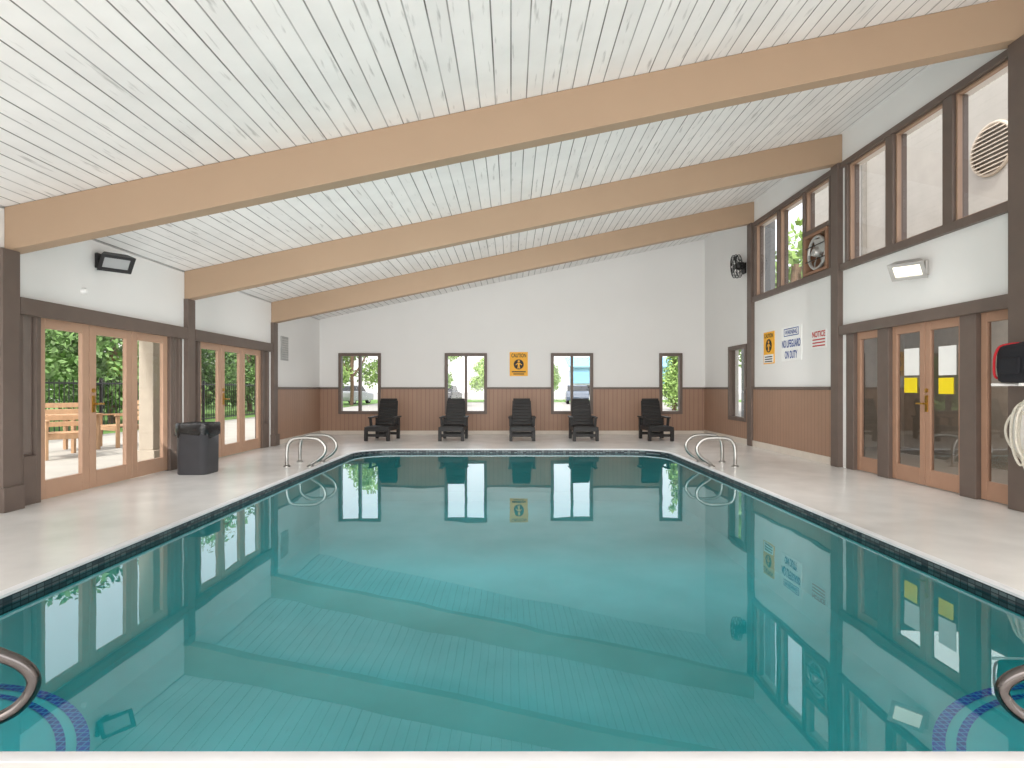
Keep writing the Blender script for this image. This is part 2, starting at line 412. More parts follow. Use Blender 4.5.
for k, (o_, nm) in enumerate(((0, 'near left bay'), (OFS+.05, 'second left bay beyond the bin'))):
    f = MB()
    sd = 5.88 if k == 0 else 5.94
    for a, b in ((5.8 if k == 0 else 5.9, sd), (6.04, 6.1), (8.42, 8.5), (8.66, 8.72)): f.box(XL-.15, XL+.01, a+o_, b+o_, 0, 1.97)
    f.box(XL-.15, XL+.01, sd+o_, 6.04+o_, 0, .5); f.box(XL-.15, XL+.01, 8.5+o_, 8.66+o_, 0, .5)
    trim(f, 'dark taupe mullions and low panels around the patio doors of the '+nm)
    trim(MB().box(XL, XL+.07, (5.78 if k == 0 else 5.86)+o_, 8.76+o_, 1.94, 2.11), 'dark taupe header over the patio doors of the '+nm)
    leaf('window', 'x', xl, sd+o_, 6.04+o_, .5, 1.97, .012, .02, .02, .05, M['trim'], M['glass'], 'narrow sidelight left of the patio doors in the '+nm)
    leaf('door', 'x', xl, 6.1+o_, 6.855+o_, .01, 1.96, .11, .12, .2, .05, M['door'], M['glass'], 'orange-tan glazed patio door, left leaf in the '+nm)
    leaf('door', 'x', xl, 6.865+o_, 7.625+o_, .01, 1.96, .11, .12, .2, .05, M['door'], M['glass'], 'orange-tan glazed patio door with brass lever, middle leaf in the '+nm, handle=6.92+o_)
    leaf('door', 'x', xl, 7.635+o_, 8.42+o_, .01, 1.96, .11, .12, .2, .05, M['door'], M['glass'], 'orange-tan glazed fixed panel, right leaf in the '+nm)
    leaf('window', 'x', xl, 8.5+o_, 8.66+o_, .5, 1.97, .012, .02, .02, .05, M['trim'], M['glass'], 'narrow sidelight right of the patio doors in the '+nm)
# back windows
for i, ((a, b), w) in enumerate(zip(backwin, ('leftmost two-pane window of far wall', 'second two-pane window from left on far wall', 'two-pane window right of the orange caution sign', 'narrow single-pane window at right of far wall'))):
    leaf('window', 'y', YB+.02, a, b, .53, 2.10, .075, .075, .075, .16, M['trim'], M['glass'], w, mull=[(a+b)/2] if b-a > .8 else ())
# right wall doors
xr = XR+.06
f = MB()
for a, b in ((5.76, 5.8), (6.24, 6.47), (7.69, 7.92), (8.47, 8.66)): f.box(XR-.02, XR+.15, a, b, 0, 2.03)
trim(f, 'dark taupe uprights between the right wall doors')
trim(MB().box(XR-.07, XR, 5.77, 8.76, 2.0, 2.14), 'dark taupe header over the right wall doors')
leaf('door', 'x', xr, 5.8, 6.24, .01, 2.02, .08, .12, .2, .05, M['doorR'], M['glassd'], 'narrow brown glazed door leaf nearest the life ring')
leaf('door', 'x', xr, 6.47, 7.08, .01, 2.02, .085, .12, .2, .05, M['doorR'], M['glassd'], 'brown glazed door, right leaf of the pair with yellow notices', handle=7.05, inner=-1)
leaf('door', 'x', xr, 7.09, 7.69, .01, 2.02, .085, .12, .2, .05, M['doorR'], M['glassd'], 'brown glazed door, left leaf of the pair with yellow notices')
leaf('window', 'x', xr, 7.92, 8.47, .01, 2.02, .08, .12, .2, .05, M['doorR'], M['glassd'], 'fixed brown framed sidelight beside the second right post')
# clerestory
f = MB()
for a, b in ((6.55, 6.70), (7.57, 7.72), (5.76, 5.8), (8.6, 8.66)): f.box(XR-.04, XR+.15, a, b, 3.07, 4.52)
f.box(XR-.06, XR+.02, 5.77, 8.76, 2.97, 3.07); f.box(XR-.05, XR+.02, 5.77, 8.76, 4.52, 4.6)
trim(f, 'dark taupe sill, head and mullions of the near high windows')
f = MB()
for a, b in ((10.8, 10.88), (9.86, 9.92), (9.06, 9.1), (11.86, 11.92)): f.box(XR-.04, XR+.15, a, b, 3.07, 4.52)
f.box(XR-.06, XR+.02, 9.0, 11.94, 2.97, 3.07); f.box(XR-.05, XR+.02, 9.0, 11.94, 4.52, 4.6); f.box(XR-.04, XR+.15, 9.1, 9.86, 3.76, 3.83)
trim(f, 'dark taupe sill, head and mullions of the far high windows')
for a, b, z0, w in ((5.8, 6.55, 3.07, 'high window nearest the camera, round vent outside'), (6.7, 7.57, 3.07, 'middle high window of the near bay'), (7.72, 8.6, 3.07, 'high window beside the second right post, near side'),
                    (10.88, 11.86, 3.07, 'farthest high window beside the third right post'), (9.92, 10.8, 3.07, 'high window with trees behind it'), (9.1, 9.86, 3.83, 'small high window above the boxed exhaust fan')):
    leaf('window', 'x', XR+.03, a, b, z0, 4.52, .028, .028, .028, .06, M['upfr'], M['glassu'], w)
leaf('window', 'x', XR+.02, 12.3, 13.3, .48, 2.14, .085, .085, .085, .14, M['trim'], M['glass'], 'dark framed window near far end of right wall')

# ------------------------------------------------------------------ pool
pool = thing('swimming_pool', 'long indoor swimming pool with clear teal water and dark tile waterline', 'pool', (0, (PY0+PY1)/2, 0))
R0 = lambda r, z: rrect(-PX-r, PX+r, PY0-r, PY1+r, PR+r, z)
MB().loft([R0(0, -.12), R0(0, -.85), R0(-.12, -1.0)], False, True).build('basin', M['basin'], pool)
MB().loft([R0(0, -.022), R0(0, -.12)]).build('tile_band', M['tile'], pool)
MB().loft([R0(.05, -.02), R0(.05, .002), R0(.0, .003), R0(-.01, -.003), R0(-.012, -.018), R0(0, -.022)]).build('coping', M['coping'], pool, smooth=True)
MB().face(R0(-.001, WZ)).build('water', M['water'], pool, recalc=False)
def sector(mb, cx, cy, sgn, r0, r1, z0, z1, n=20):
    P = lambda r, a, z: (cx+sgn*r*math.cos(a), cy+r*math.sin(a), z)
    for k in range(n):
        a, b = PI/2*k/n, PI/2*(k+1)/n
        mb.face([P(r0, a, z1), P(r1, a, z1), P(r1, b, z1), P(r0, b, z1)])
        mb.face([P(r1, a, z1), P(r1, a, z0), P(r1, b, z0), P(r1, b, z1)])
    return mb
for sgn in (1, -1):
    cx = -PX*sgn
    st = sector(MB(), cx, PY0, sgn, .02, 1.27, -1.0, -.42).build('corner_step', M['basin'], pool)
    for ra, rb in ((1.225, 1.274), (1.15, 1.185)):
        sector(MB(), cx, PY0, sgn, ra, rb, -.435, -.416).build('tile_stripe', M['bluetile'], st)

# grab rails by the far corners
def grab(sgn, y, label):
    X = sgn*3.42
    t = thing('grab_rail', label, 'handrail', (X, y, 0), 'low looped rails at the pool edge')
    pr = [(0, 0), (0, .24), (.03, .36), (.12, .43), (.34, .44), (.49, .41), (.58, .31), (.57, .2), (.50, .12), (.42, .07), (.37, .03), (.36, 0)]
    MB().tube(smooth_path([(X-sgn*d, y, z) for d, z in pr]), .025, 12).build('rail', M['steel'], t, smooth=True)
    for d in (0, .36):
        MB().lathe([(.055, 0), (.055, .012), (.032, .028)], (X-sgn*d, y, .0), 'z', 16).build('escutcheon', M['steel'], t, smooth=True)
grab(-1, 8.85, 'nearer low chrome looped rail at left edge of the pool')
grab(-1, 9.4, 'farther low chrome looped rail at left edge of the pool')
grab(1, 8.85, 'nearer low chrome looped rail at right edge of the pool')
grab(1, 9.4, 'farther low chrome looped rail at right edge of the pool')
def steprail(sgn, k, dx, dy, label):
    F = Vector((-2.75+dx, 1.5+dy, 0)); E = Vector((-1.62+dx, 2.03+dy, 0)); d = (E-F).normalized()
    pts = [(0, 0), (0, .24), (.1, .35), (.4, .375), (1.0, .33), (1.17, .27), (1.24, .18), (1.19, .09), (1.06, .05), (.93, .035), (.86, 0)]
    W = []
    for s, z in pts:
        p = F+d*s; W.append((p.x*sgn, p.y, z*k))
    t = thing('step_handrail', label, 'handrail', (F.x*sgn, F.y, 0), 'handrails at the corner steps')
    MB().tube(smooth_path(W, 8), .022, 14).build('rail', M['bronze'], t, smooth=True)
    for p in (W[0], W[-1]): MB().lathe([(.055, 0), (.055, .012), (.03, .03)], p, 'z', 16).build('escutcheon', M['bronze'], t, smooth=True)
steprail(1, 1, -.04, 0, 'dark polished looped handrail over the bottom left corner steps')
steprail(-1, .85, -.08, -.01, 'dark polished looped handrail over the bottom right corner steps')

# ------------------------------------------------------------------ lounge chairs
def lounge(label):
    t = thing('lounge_chair', label, 'chair', (0, 0, 0), 'dark lounge chairs along the far wall')
    sm = MB()
    for k in range(8):
        y = -.74+k*.1; sm.box(-.28, .28, y, y+.092, .325, .36)
    sm.build('seat', M['chair'], t, bevel=.006)
    bk = MB(); b0 = Vector((0, .06, .36)); bd = Vector((0, .30, .95)).normalized(); nb = Vector((0, bd.z, -bd.y))
    mtx = Matrix(((1, 0, 0), (0, bd.y, -nb.y), (0, bd.z, -nb.z))).to_3x3()
    for k in range(8):
        p = b0+bd*(k*.08+.04); w = .56-.008*k
        bk.obox(p, (w, .074, .03), mtx)
    for s in (-1, 1):
        bk.bar(b0+Vector((s*.26, .02, 0)), b0+bd*.64+Vector((s*.23, .02, 0)), .05, .05, (0, 1, 0))
    bk.build('backrest', M['chair'], t, bevel=.005)
    hd = MB().obox(b0+bd*.665, (.47, .07, .06), mtx); hd.build('head_rail', M['chair'], t, bevel=.012)
    fr = MB()
    for s in (-1, 1): fr.box(s*.3-.03, s*.3+.03, -.76, .22, .25, .345)
    fr.box(-.3, .3, -.78, -.73, .24, .345); fr.box(-.3, .3, .18, .22, .26, .34)
    fr.build('seat_frame', M['chair'], t, bevel=.008)
    for s in (-1, 1):
        for y in (-.7, .16):
            MB().prism([(s*.3-.04, y-.05, 0), (s*.3+.04, y-.05, 0), (s*.3+.04, y+.05, 0), (s*.3-.04, y+.05, 0)], (0, 0, .54 if y > 0 else .28)).build('leg', M['chair'], t, bevel=.006)
        a = MB().prism([(s*.325-.05, -.38, .54), (s*.325+.05, -.38, .54), (s*.325+.045, .24, .555), (s*.325-.045, .24, .555)], (0, 0, .032))
        a.build('armrest', M['chair'], t, bevel=.008)
        MB().bar((s*.31, -.3, .34), (s*.32, -.32, .545), .07, .05, (0, 1, 0)).build('arm_support', M['chair'], t, bevel=.006)
    MB().box(-.3, .3, -.68, -.64, .1, .17).build('stretcher', M['chair'], t, bevel=.005)
    MB().box(-.3, .3, .14, .18, .1, .17).build('stretcher', M['chair'], t, bevel=.005)
    return t
cs = [(384, .12, 'dark slatted lounge chair under the leftmost far window'), (454, .04, 'dark slatted lounge chair under the second far window'), (522, 0, 'dark slatted lounge chair below the orange caution sign'),
      (583, -.02, 'dark slatted lounge chair in front of the window right of the sign'), (655, -.06, 'dark slatted lounge chair nearest the narrow right far window')]
first = lounge(cs[0][2]); first.scale = (.86, .85, .92)
for i, (px, rz, lab) in enumerate(cs):
    y = 13.7; loc = ((px-511)/580*(y-.2), y, 0)
    if i == 0: first.location = loc; first.rotation_euler.z = -rz
    else: dup(first, loc, -rz, lab)

# ------------------------------------------------------------------ bin
bx_, by_ = -4.42, 8.2
b = thing('trash_can', 'charcoal trash can with loose black liner beside the left patio doors', 'trash can', (bx_, by_, 0))
def rq(h, r, z, j=0):
    return [(p[0]+random.uniform(-j, j), p[1]+random.uniform(-j, j), p[2]+random.uniform(-j, j)) for p in rrect(bx_-h, bx_+h, by_-h, by_+h, r, z, 6)]
MB().loft([rq(.208, .09, 0), rq(.214, .095, .02), rq(.219, .1, .64), rq(.224, .1, .65), rq(.224, .1, .695), rq(.205, .09, .695), rq(.18, .08, .1)], True, True).build('bin', M['bin'], b, smooth=True)
LN = []
for h, z, j in ((.19, .45, 0), (.206, .70, 0), (.226, .712, .002), (.233, .69, .003), (.235, .64, .004), (.234, .59, .005), (.231, .545, .006)):
    l = rq(h, .1, z, j)
    if z < .6:                                                       # ragged lower hem
        l = [(p[0], p[1], p[2]+.03*math.sin(i*1.9)+.02*math.sin(i*.7)) for i, p in enumerate(l)]
    LN.append(l)
MB().loft(LN).build('liner', M['liner'], b, smooth=True)

# ------------------------------------------------------------------ flood lights
def flood(x, s, y, z, k, mbody, mlens, label):
    """x wall plane, s direction into the room"""
    t = thing('wall_floodlight', label, 'light', (x, y, z))
    MB().box(min(x, x+s*.04), max(x, x+s*.04), y-.09, y+.09, z-.08, z+.1).build('wall_plate', mbody, t, bevel=.008)
    n = Vector((s*.5, -.42, -.72)).normalized()                      # lamp faces down into the room
    u = n.cross(Vector((0, 0, 1))).normalized(); v = u.cross(n).normalized()
    c0 = Vector((x+s*.19, y, z+.02))
    rect = lambda d, w, h: [c0+n*d*k+u*(i*w*k/2)+v*(j*h*k/2) for i, j in ((-1, -1), (1, -1), (1, 1), (-1, 1))]
    MB().loft([rect(-.1, .2, .12), rect(-.06, .28, .18), rect(.05, .40, .27), rect(.075, .42, .29), rect(.075, .32, .19), rect(.055, .31, .18)], True, False).build('housing', mbody, t)
    MB().loft([rect(.05, .32, .19), rect(.06, .32, .19)], True, True).build('lens', mlens, t)
    MB().bar((x+s*.03, y, z+.02), c0-n*.06, .06, .05).build('arm', mbody, t, bevel=.006)
flood(XL, 1, 6.98, 2.71, .85, M['black'], M['lens'], 'black wall floodlight above the left patio doors')
flood(XR, -1, 7.05, 2.64, .9, M['alu'], M['lenslit'], 'silver lit wall floodlight above the right doors')
t = MB().lathe([(.0, 0), (.035, 0), (.035, .03), (.02, .05), (0, .05)], (XL, 6.7, 2.32), 'x', 14, False).build('motion_sensor', M['white'], None, smooth=True)
tag(t, 'small round white sensor on the left wall below the black floodlight', 'sensor')
t = thing('air_vent', 'grey louvred vent grille high on far part of left wall', 'vent', (XL, 12.65, 2.05))
MB().box(XL, XL+.02, 12.45, 12.85, 1.8, 2.32).build('vent_frame', M['grille'], t, bevel=.004)
v = MB()
for k in range(9): v.box(XL+.02, XL+.032, 12.49, 12.81, 1.84+k*.05, 1.865+k*.05)
v.build('slats', M['alu'], t)

# ------------------------------------------------------------------ fans
t = thing('exhaust_fan', 'boxed exhaust fan in brown wooden frame below the small high window', 'fan', (XR, 9.48, 3.08))
wall_cells(MB(), 'x', XR-.06, XR+.12, 9.11, 9.85, 3.08, 3.75, [(9.175, 9.785, 3.13, 3.70)]).build('box_frame', M['ply'], t, bevel=.006)
MB().tube([(XR-.02, 9.48+.26*math.cos(2*PI*k/28), 3.415+.26*math.sin(2*PI*k/28)) for k in range(28)], .025, 8, True).build('shroud', M['alu'], t, smooth=True)
MB().box(XR+.1, XR+.11, 9.175, 9.785, 3.13, 3.70).build('back_panel', M['ply'], t)
for k in range(5):
    a = 2*PI*k/5+.3; c, s_ = math.cos(a), math.sin(a)
    q = lambda r, w, dx: (XR+.0+dx, 9.48+r*c-w*s_, 3.415+r*s_+w*c)
    MB().prism([q(.05, -.03, -.02), q(.22, -.09, -.03), q(.23, .08, .03), q(.05, .03, .02)], (.006, 0, 0)).build('blade', M['alu'], t)
MB().lathe([(.0, -.06), (.06, -.06), (.075, -.03), (.075, .06), (0, .06)], (XR-.02, 9.48, 3.415), 'x', 16, False).build('motor', M['alu'], t, smooth=True)
for zz in (3.3, 3.53): MB().bar((XR-.05, 9.18, zz), (XR-.05, 9.78, zz), .012, .012).build('guard_bar', M['blackm'], t)

fy, fz = 12.42, 3.80
t = thing('wall_fan', 'black caged fan mounted high at far end of right wall', 'fan', (XR, fy, fz))
MB().box(XR-.03, XR, fy-.06, fy+.1, fz-.15, fz+.08).bar((XR-.02, fy, fz-.05), (XR-.2, fy-.02, fz), .05, .05).build('bracket', M['blackm'], t, bevel=.006)
fd = Vector((-1, .12, -.1)).normalized(); fu = fd.cross(Vector((0, 0, 1))).normalized(); fv = fu.cross(fd); fc = Vector((XR-.2, fy-.02, fz))
cg = MB()
for rr, dd in ((.25, 0), (.24, .06), (.24, -.06), (.12, .09), (.12, -.08)):
    cg.tube([fc+fd*dd+(fu*math.cos(2*PI*k/24)+fv*math.sin(2*PI*k/24))*rr for k in range(24)], .007, 6, True)
for k in range(16):
    a = 2*PI*k/16; e = fu*math.cos(a)+fv*math.sin(a)
    cg.tube([fc+fd*.1+e*.03, fc+fd*.085+e*.15, fc+fd*.05+e*.24, fc-fd*.05+e*.24, fc-fd*.085+e*.1], .004, 5)
cg.build('cage', M['blackm'], t)
for k in range(4):
    a = 2*PI*k/4; e = fu*math.cos(a)+fv*math.sin(a); g = fu*-math.sin(a)+fv*math.cos(a)
    MB().prism([fc+e*.04-g*.03, fc+e*.22-g*.08+fd*.02, fc+e*.22+g*.08-fd*.02, fc+e*.04+g*.03], fd*.006).build('blade', M['black'], t)
loops = [[fc+fd*h+(fu*math.cos(2*PI*k/14)+fv*math.sin(2*PI*k/14))*r for k in range(14)] for r, h in ((.07, -.16), (.085, -.12), (.085, -.03), (.05, .03))]
MB().loft(loops, True, True).build('motor', M['blackm'], t, smooth=True)

# ------------------------------------------------------------------ signs
def figure(mb, c, ux, uy, n, s):
    c, ux, uy, n = Vector(c), Vector(ux), Vector(uy), Vector(n)
    P = lambda x, y: c+ux*(x*s)+uy*(y*s)
    mb.prism([P(.12*math.cos(2*PI*k/12), .3+.12*math.sin(2*PI*k/12)) for k in range(12)], n*.001)
    mb.prism([P(-.13, .14), P(.13, .14), P(.09, -.15), P(.14, -.45), P(.03, -.45), P(0, -.2), P(-.03, -.45), P(-.14, -.45), P(-.09, -.15)], n*.001)
    mb.prism([P(-.13, .14), P(-.1, .04), P(-.3, -.12), P(-.34, -.05)], n*.001)
    mb.prism([P(.13, .14), P(.1, .04), P(.3, -.12), P(.34, -.05)], n*.001)
def disc(c, ux, uy, n, r, k=24):
    c, ux, uy, n = Vector(c), Vector(ux), Vector(uy), Vector(n)
    return MB().prism([c+ux*(r*math.cos(2*PI*i/k))+uy*(r*math.sin(2*PI*i/k)) for i in range(k)], n*.002)
cx, cz = .2, 1.82; y = YB-.012
t = thing('caution_sign', 'orange-yellow caution sign with black figure on far wall', 'sign', (cx, YB, cz))
MB().box(cx-.235, cx+.235, y, YB, cz-.31, cz+.31).build('board', M['orange'], t, bevel=.004)
UX, UY, N = (1, 0, 0), (0, 0, 1), (0, -1, 0)
text('CAUTION', (cx, y-.003, cz+.22), UX, UY, .38, .1, M['ink'], t, fat=.02)
disc((cx, y, cz-.01), UX, UY, N, .13).build('emblem', M['ink'], t)
m_ = MB(); figure(m_, (cx, y-.003, cz-.005), UX, UY, N, .25); m_.build('figure', M['orange'], t)
m_ = MB(); m_.box(cx-.18, cx+.18, y-.002, y, cz-.215, cz-.185); m_.box(cx-.14, cx+.14, y-.002, y, cz-.27, cz-.245); m_.build('small_print', M['ink'], t)
UX, UY, N = (0, -1, 0), (0, 0, 1), (-1, 0, 0); x = XR-.012
def board(cy, cz, w, h, m, t): return MB().box(x, XR, cy-w/2, cy+w/2, cz-h/2, cz+h/2).build('board', m, t, bevel=.003)
cy, cz = 11.27, 1.98
t = thing('pool_rules_sign', 'small orange and white sign with a figure, leftmost of three on right wall', 'sign', (XR, cy, cz))
board(cy, cz, .46, .62, M['orange'], t)
text('CAUTION', (x-.003, cy, cz+.235), UX, UY, .38, .08, M['ink'], t, fat=.02)
disc((x, cy, cz+.04), UX, UY, N, .13).build('emblem', M['ink'], t)
m_ = MB(); figure(m_, (x-.003, cy, cz+.04), UX, UY, N, .24); m_.build('figure', M['orange'], t)
MB().box(x-.003, x, cy-.2, cy+.2, cz-.29, cz-.13).build('panel', M['white'], t)
m_ = MB()
for k in range(3): m_.box(x-.005, x-.003, cy-.16, cy+.16, cz-.275+k*.045, cz-.255+k*.045)
m_.build('small_print', M['ink'], t)
cy, cz = 10.37, 2.0
t = thing('lifeguard_sign', 'white sign with blue no lifeguard warning, middle of three on right wall', 'sign', (XR, cy, cz))
board(cy, cz, .74, .62, M['white'], t)
m_ = wall_cells(MB(), 'x', x-.002, x, cy-.27, cy+.27, cz+.135, cz+.275, [(cy-.255, cy+.255, cz+.15, cz+.26)]); m_.build('header_border', M['blue'], t)
text('WARNING', (x-.003, cy, cz+.205), UX, UY, .45, .08, M['blue'], t, fat=.02)
text('NO LIFEGUARD', (x-.003, cy, cz+.0), UX, UY, .68, .14, M['blue'], t, fat=.025)
text('ON DUTY', (x-.003, cy, cz-.2), UX, UY, .46, .14, M['blue'], t, fat=.025)
cy, cz = 9.44, 2.0
t = thing('notice_sign', 'small white notice with red heading, rightmost of three on right wall', 'sign', (XR, cy, cz))
board(cy, cz, .46, .30, M['white'], t)
text('NOTICE', (x-.003, cy, cz+.08), UX, UY, .4, .1, M['red'], t, fat=.03)
m_ = MB()
for k in range(3): m_.box(x-.003, x, cy-.19, cy+.19, cz-.12+k*.05, cz-.10+k*.05)
m_.build('small_print', M['red'], t)
def paper(cy, z0, z1, w, m, label):
    o = MB().box(xr-.012, xr-.006, cy-w/2, cy+w/2, z0, z1).build('paper_notice', m, None)
    tag(o, label, 'notice')
paper(7.36, 1.14, 1.33, .23, M['yellow'], 'yellow paper on left leaf of the right door pair')
paper(7.34, 1.36, 1.70, .27, M['paper'], 'white paper above the yellow one on left door leaf')
paper(6.76, 1.13, 1.32, .23, M['yellow'], 'yellow paper on right leaf of the right door pair')
paper(6.74, 1.35, 1.69, .27, M['paper'], 'white paper above the yellow one on right door leaf')

# ------------------------------------------------------------------ rescue gear at near right
t = thing('gear_bracket', 'white bracket arm holding the rescue bag on near right wall', 'bracket', (XR, 5.5, 1.23))
MB().tube([(XR, 5.5, 1.232), (4.56, 5.5, 1.232)], .014, 10).build('arm', M['white'], t, smooth=True)
MB().tube([(XR, 5.2, 1.232), (4.56, 5.2, 1.232)], .014, 10).build('arm', M['white'], t, smooth=True)
MB().box(XR-.012, XR, 5.12, 5.55, 1.14, 1.245).build('plate', M['white'], t, bevel=.004)
t = thing('rescue_bag', 'black and red rescue bag resting on the white bracket', 'bag', (4.83, 5.36, 1.25))
def bagloop(z, g): return [(4.82+p[0]*g, 5.34+p[1]*g, z) for p in rrect(-.185, .185, -.21, .21, .05, 0, 5)]
MB().loft([bagloop(z, g) for z, g in ((1.249, .9), (1.27, 1.0), (1.4, 1.05), (1.52, 1.03), (1.585, .96), (1.62, .8), (1.63, .5))], True, True).build('body', M['blackcloth'], t, smooth=True)
MB().tube(smooth_path([(4.70, 5.565, 1.29), (4.628, 5.545, 1.31), (4.614, 5.54, 1.42), (4.622, 5.53, 1.53), (4.66, 5.49, 1.605), (4.69, 5.2, 1.61)], 5), .011, 8).build('piping', M['redcloth'], t, smooth=True)
MB().box(4.598, 4.63, 5.26, 5.47, 1.33, 1.48).build('front_pocket', M['blackcloth'], t, bevel=.012)
MB().tube(smooth_path([(4.84, 5.28, 1.62), (4.84, 5.3, 1.69), (4.84, 5.42, 1.69), (4.84, 5.44, 1.62)], 5), .012, 8).build('handle', M['blackcloth'], t, smooth=True)
t = thing('life_ring', 'off-white ring buoy with cream rope hanging below the bag', 'life ring', (4.93, 5.33, .78))
MB().tube([(4.92, 5.33+.29*math.cos(2*PI*k/36), .78+.29*math.sin(2*PI*k/36)) for k in range(36)], .06, 14, True).build('ring', M['ring'], t, smooth=True)
rp = []
for k in range(48):
    a = 2*PI*k/48; r = .365+.03*math.cos(4*a); rp.append((4.88, 5.33+r*math.cos(a), .78+r*math.sin(a)))
MB().tube(rp, .012, 8, True).build('rope', M['rope'], t, smooth=True)
for k in range(4):
    a = PI/2*k+PI/4; cc = Vector((4.92, 5.33+.29*math.cos(a), .78+.29*math.sin(a))); e = Vector((0, math.cos(a), math.sin(a)))
    MB().tube([cc+(e*math.cos(2*PI*j/14)+Vector((1, 0, 0))*math.sin(2*PI*j/14))*.065 for j in range(14)], .014, 6, True).build('band', M['rope'], t, smooth=True)
for dx, dy, zb in ((0, 0, .40), (-.03, .05, .47), (-.05, -.03, .53)):
    MB().tube(smooth_path([(4.99, 5.45+dy, 1.12), (4.88+dx, 5.53+dy, 1.0), (4.85+dx, 5.54+dy, .7), (4.85+dx, 5.44+dy, zb), (4.85+dx, 5.33+dy, .65), (4.87+dx, 5.38+dy, 1.0), (4.99, 5.43+dy, 1.12)], 6), .012, 8).build('rope_coil', M['rope'], t, smooth=True)

# ------------------------------------------------------------------ outside
G = rrect(-90, 90, -60, 150, .01, -.04); H = rrect(XL-.2, XR+.2, Y0, YB+.2, .002, -.04)
struct(MB().loft([G, H]), 'ground', M['asphalt'], 'grey paved ground outside the building', 'ground')
struct(MB().box(-10.7, XL-.2, 2, 30, -.035, -.01), 'patio', M['patio'], 'pale concrete patio outside the left doors', 'ground')
struct(MB().box(-40, -10.7, -5, 50, -.035, -.005).box(-40, 40, 50.5, 60, -.035, 0), 'lawn', M['grass'], 'green lawn beyond the patio and parking area', 'ground')
struct(MB().box(8.0, 8.1, 4.5, 11.9, 0, 2.8).box(XR+.2, 8.0, 4.4, 4.5, 0, 2.8).box(XR+.2, 8.0, 11.8, 11.9, 0, 2.8), 'wall_lobby', M['lobby'], 'taupe lobby walls seen through right doors', 'wall')
struct(MB().box(XR+.2, 8.0, 4.5, 11.8, 2.75, 2.85), 'ceiling_lobby', M['lobby'], 'lobby ceiling behind the right doors', 'ceiling')
struct(MB().box(XR+.2, 8.0, 4.5, 11.8, -.03, -.002), 'floor_lobby', M['lobbyf'], 'brown lobby floor behind the right doors', 'floor')
t = thing('neighbouring_wall', 'shaded grey outside wall seen through the near high windows', 'building', (8.1, 10, 2.86))
MB().box(8.1, 8.4, 6.5, 15.7, 2.86, 8.8).build('wall', M['stucco'], t)
MB().box(8.0, 8.1, 12.1, 12.3, 2.86, 8.8).build('pilaster', M['roof'], t)
MB().box(8.0, 8.1, 13.2, 13.35, 2.86, 8.8).build('pilaster', M['roof'], t)
t = thing('side_screen', 'dark grey outside screen wall seen through the farthest high window', 'wall', (8.15, 19, 0))
MB().box(8.1, 8.25, 18.1, 20.4, 0, 8.6).build('panel', M['darkwall'], t)
MB().box(8.05, 8.3, 18.05, 20.45, 8.6, 8.72).build('coping', M['roof'], t)
v = thing('round_vent', 'round beige louvred vent on the grey outside wall', 'vent', (8.1, 9.69, 5.22))
MB().tube([(8.08, 9.75+.42*math.cos(2*PI*k/32), 5.22+.42*math.sin(2*PI*k/32)) for k in range(32)], .03, 8, True).build('vent_frame', M['vent'], v, smooth=True)
m_ = MB()
for k in range(-5, 6):
    z = 5.22+k*.072; hw = math.sqrt(max(.02, .41**2-(k*.072)**2)); m_.prism([(8.09, 9.75-hw, z+.03), (8.09, 9.75+hw, z+.03), (8.03, 9.75+hw, z-.015), (8.03, 9.75-hw, z-.015)], (0, 0, -.012))
m_.build('louvre_slats', M['vent'], v)
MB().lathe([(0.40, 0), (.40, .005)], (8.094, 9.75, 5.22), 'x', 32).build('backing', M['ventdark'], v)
t = thing('patio_column', 'square grey-tan column on the patio outside the right pane of the near doors', 'column', (-5.98, 9.62, -.01))
MB().box(-6.1, -5.86, 9.5, 9.74, .18, 2.66).build('shaft', M['column'], t, bevel=.01)
MB().box(-6.14, -5.82, 9.46, 9.78, -.01, .18).build('base', M['column'], t, bevel=.01)

def foliage(clusters, n, ls):
    V, F = [], []
    tot = sum(r*r for c, r in clusters)
    for c, r in clusters:
        for _ in range(int(n*r*r/tot)):
            d = Vector((random.gauss(0, 1), random.gauss(0, 1), random.gauss(0, 1))).normalized()*r*random.uniform(.45, 1)
            p = Vector(c)+d
            a = Vector((random.gauss(0, 1), random.gauss(0, 1), random.gauss(0, 1))).normalized(); b_ = a.orthogonal().normalized()
            s = ls*random.uniform(.6, 1.3); i = len(V)
            V += [p-a*s, p+b_*s*.5, p+a*s, p-b_*s*.5]; F.append((i, i+1, i+2, i+3))
    me = bpy.data.meshes.new('foliage'); me.from_pydata([tuple(v) for v in V], [], F); return me
def tree(name, label, clusters, n, ls, trunk, m, group):
    t = thing(name, label, 'tree', (0, 0, 0), group)
    mb = MB()
    for path, r in trunk: mb.tube(smooth_path(path, 3), r, 8)
    mb.build('trunk', M['bark'], t, smooth=True)
    me = foliage(clusters, n, ls); me.materials.append(m)
    o = bpy.data.objects.new('foliage', me); COL.objects.link(o); o.parent = t
    return t
broad = [((random.uniform(-1.6, 1.6), random.uniform(-1.6, 1.6), random.uniform(2.0, 5.4)), random.uniform(.7, 1.15)) for _ in range(16)]
bushy = [((random.uniform(-1.4, 1.4), random.uniform(-1.4, 1.4), random.uniform(.7, 4.6)), random.uniform(.7, 1.2)) for _ in range(22)]
slim = [((random.uniform(-.2, .2), random.uniform(-.2, .2), .7+k*.42), max(.25, .75-.05*k)) for k in range(12)]
trk = [([(0, 0, -.04), (.05, 0, 1.2), (0, .05, 2.4), (.1, 0, 4)], .13), ([(0, 0, 1.9), (.6, .2, 2.8), (1.0, .3, 3.6)], .06), ([(0, 0, 2.0), (-.5, -.3, 2.9), (-1.0, -.2, 3.8)], .06)]
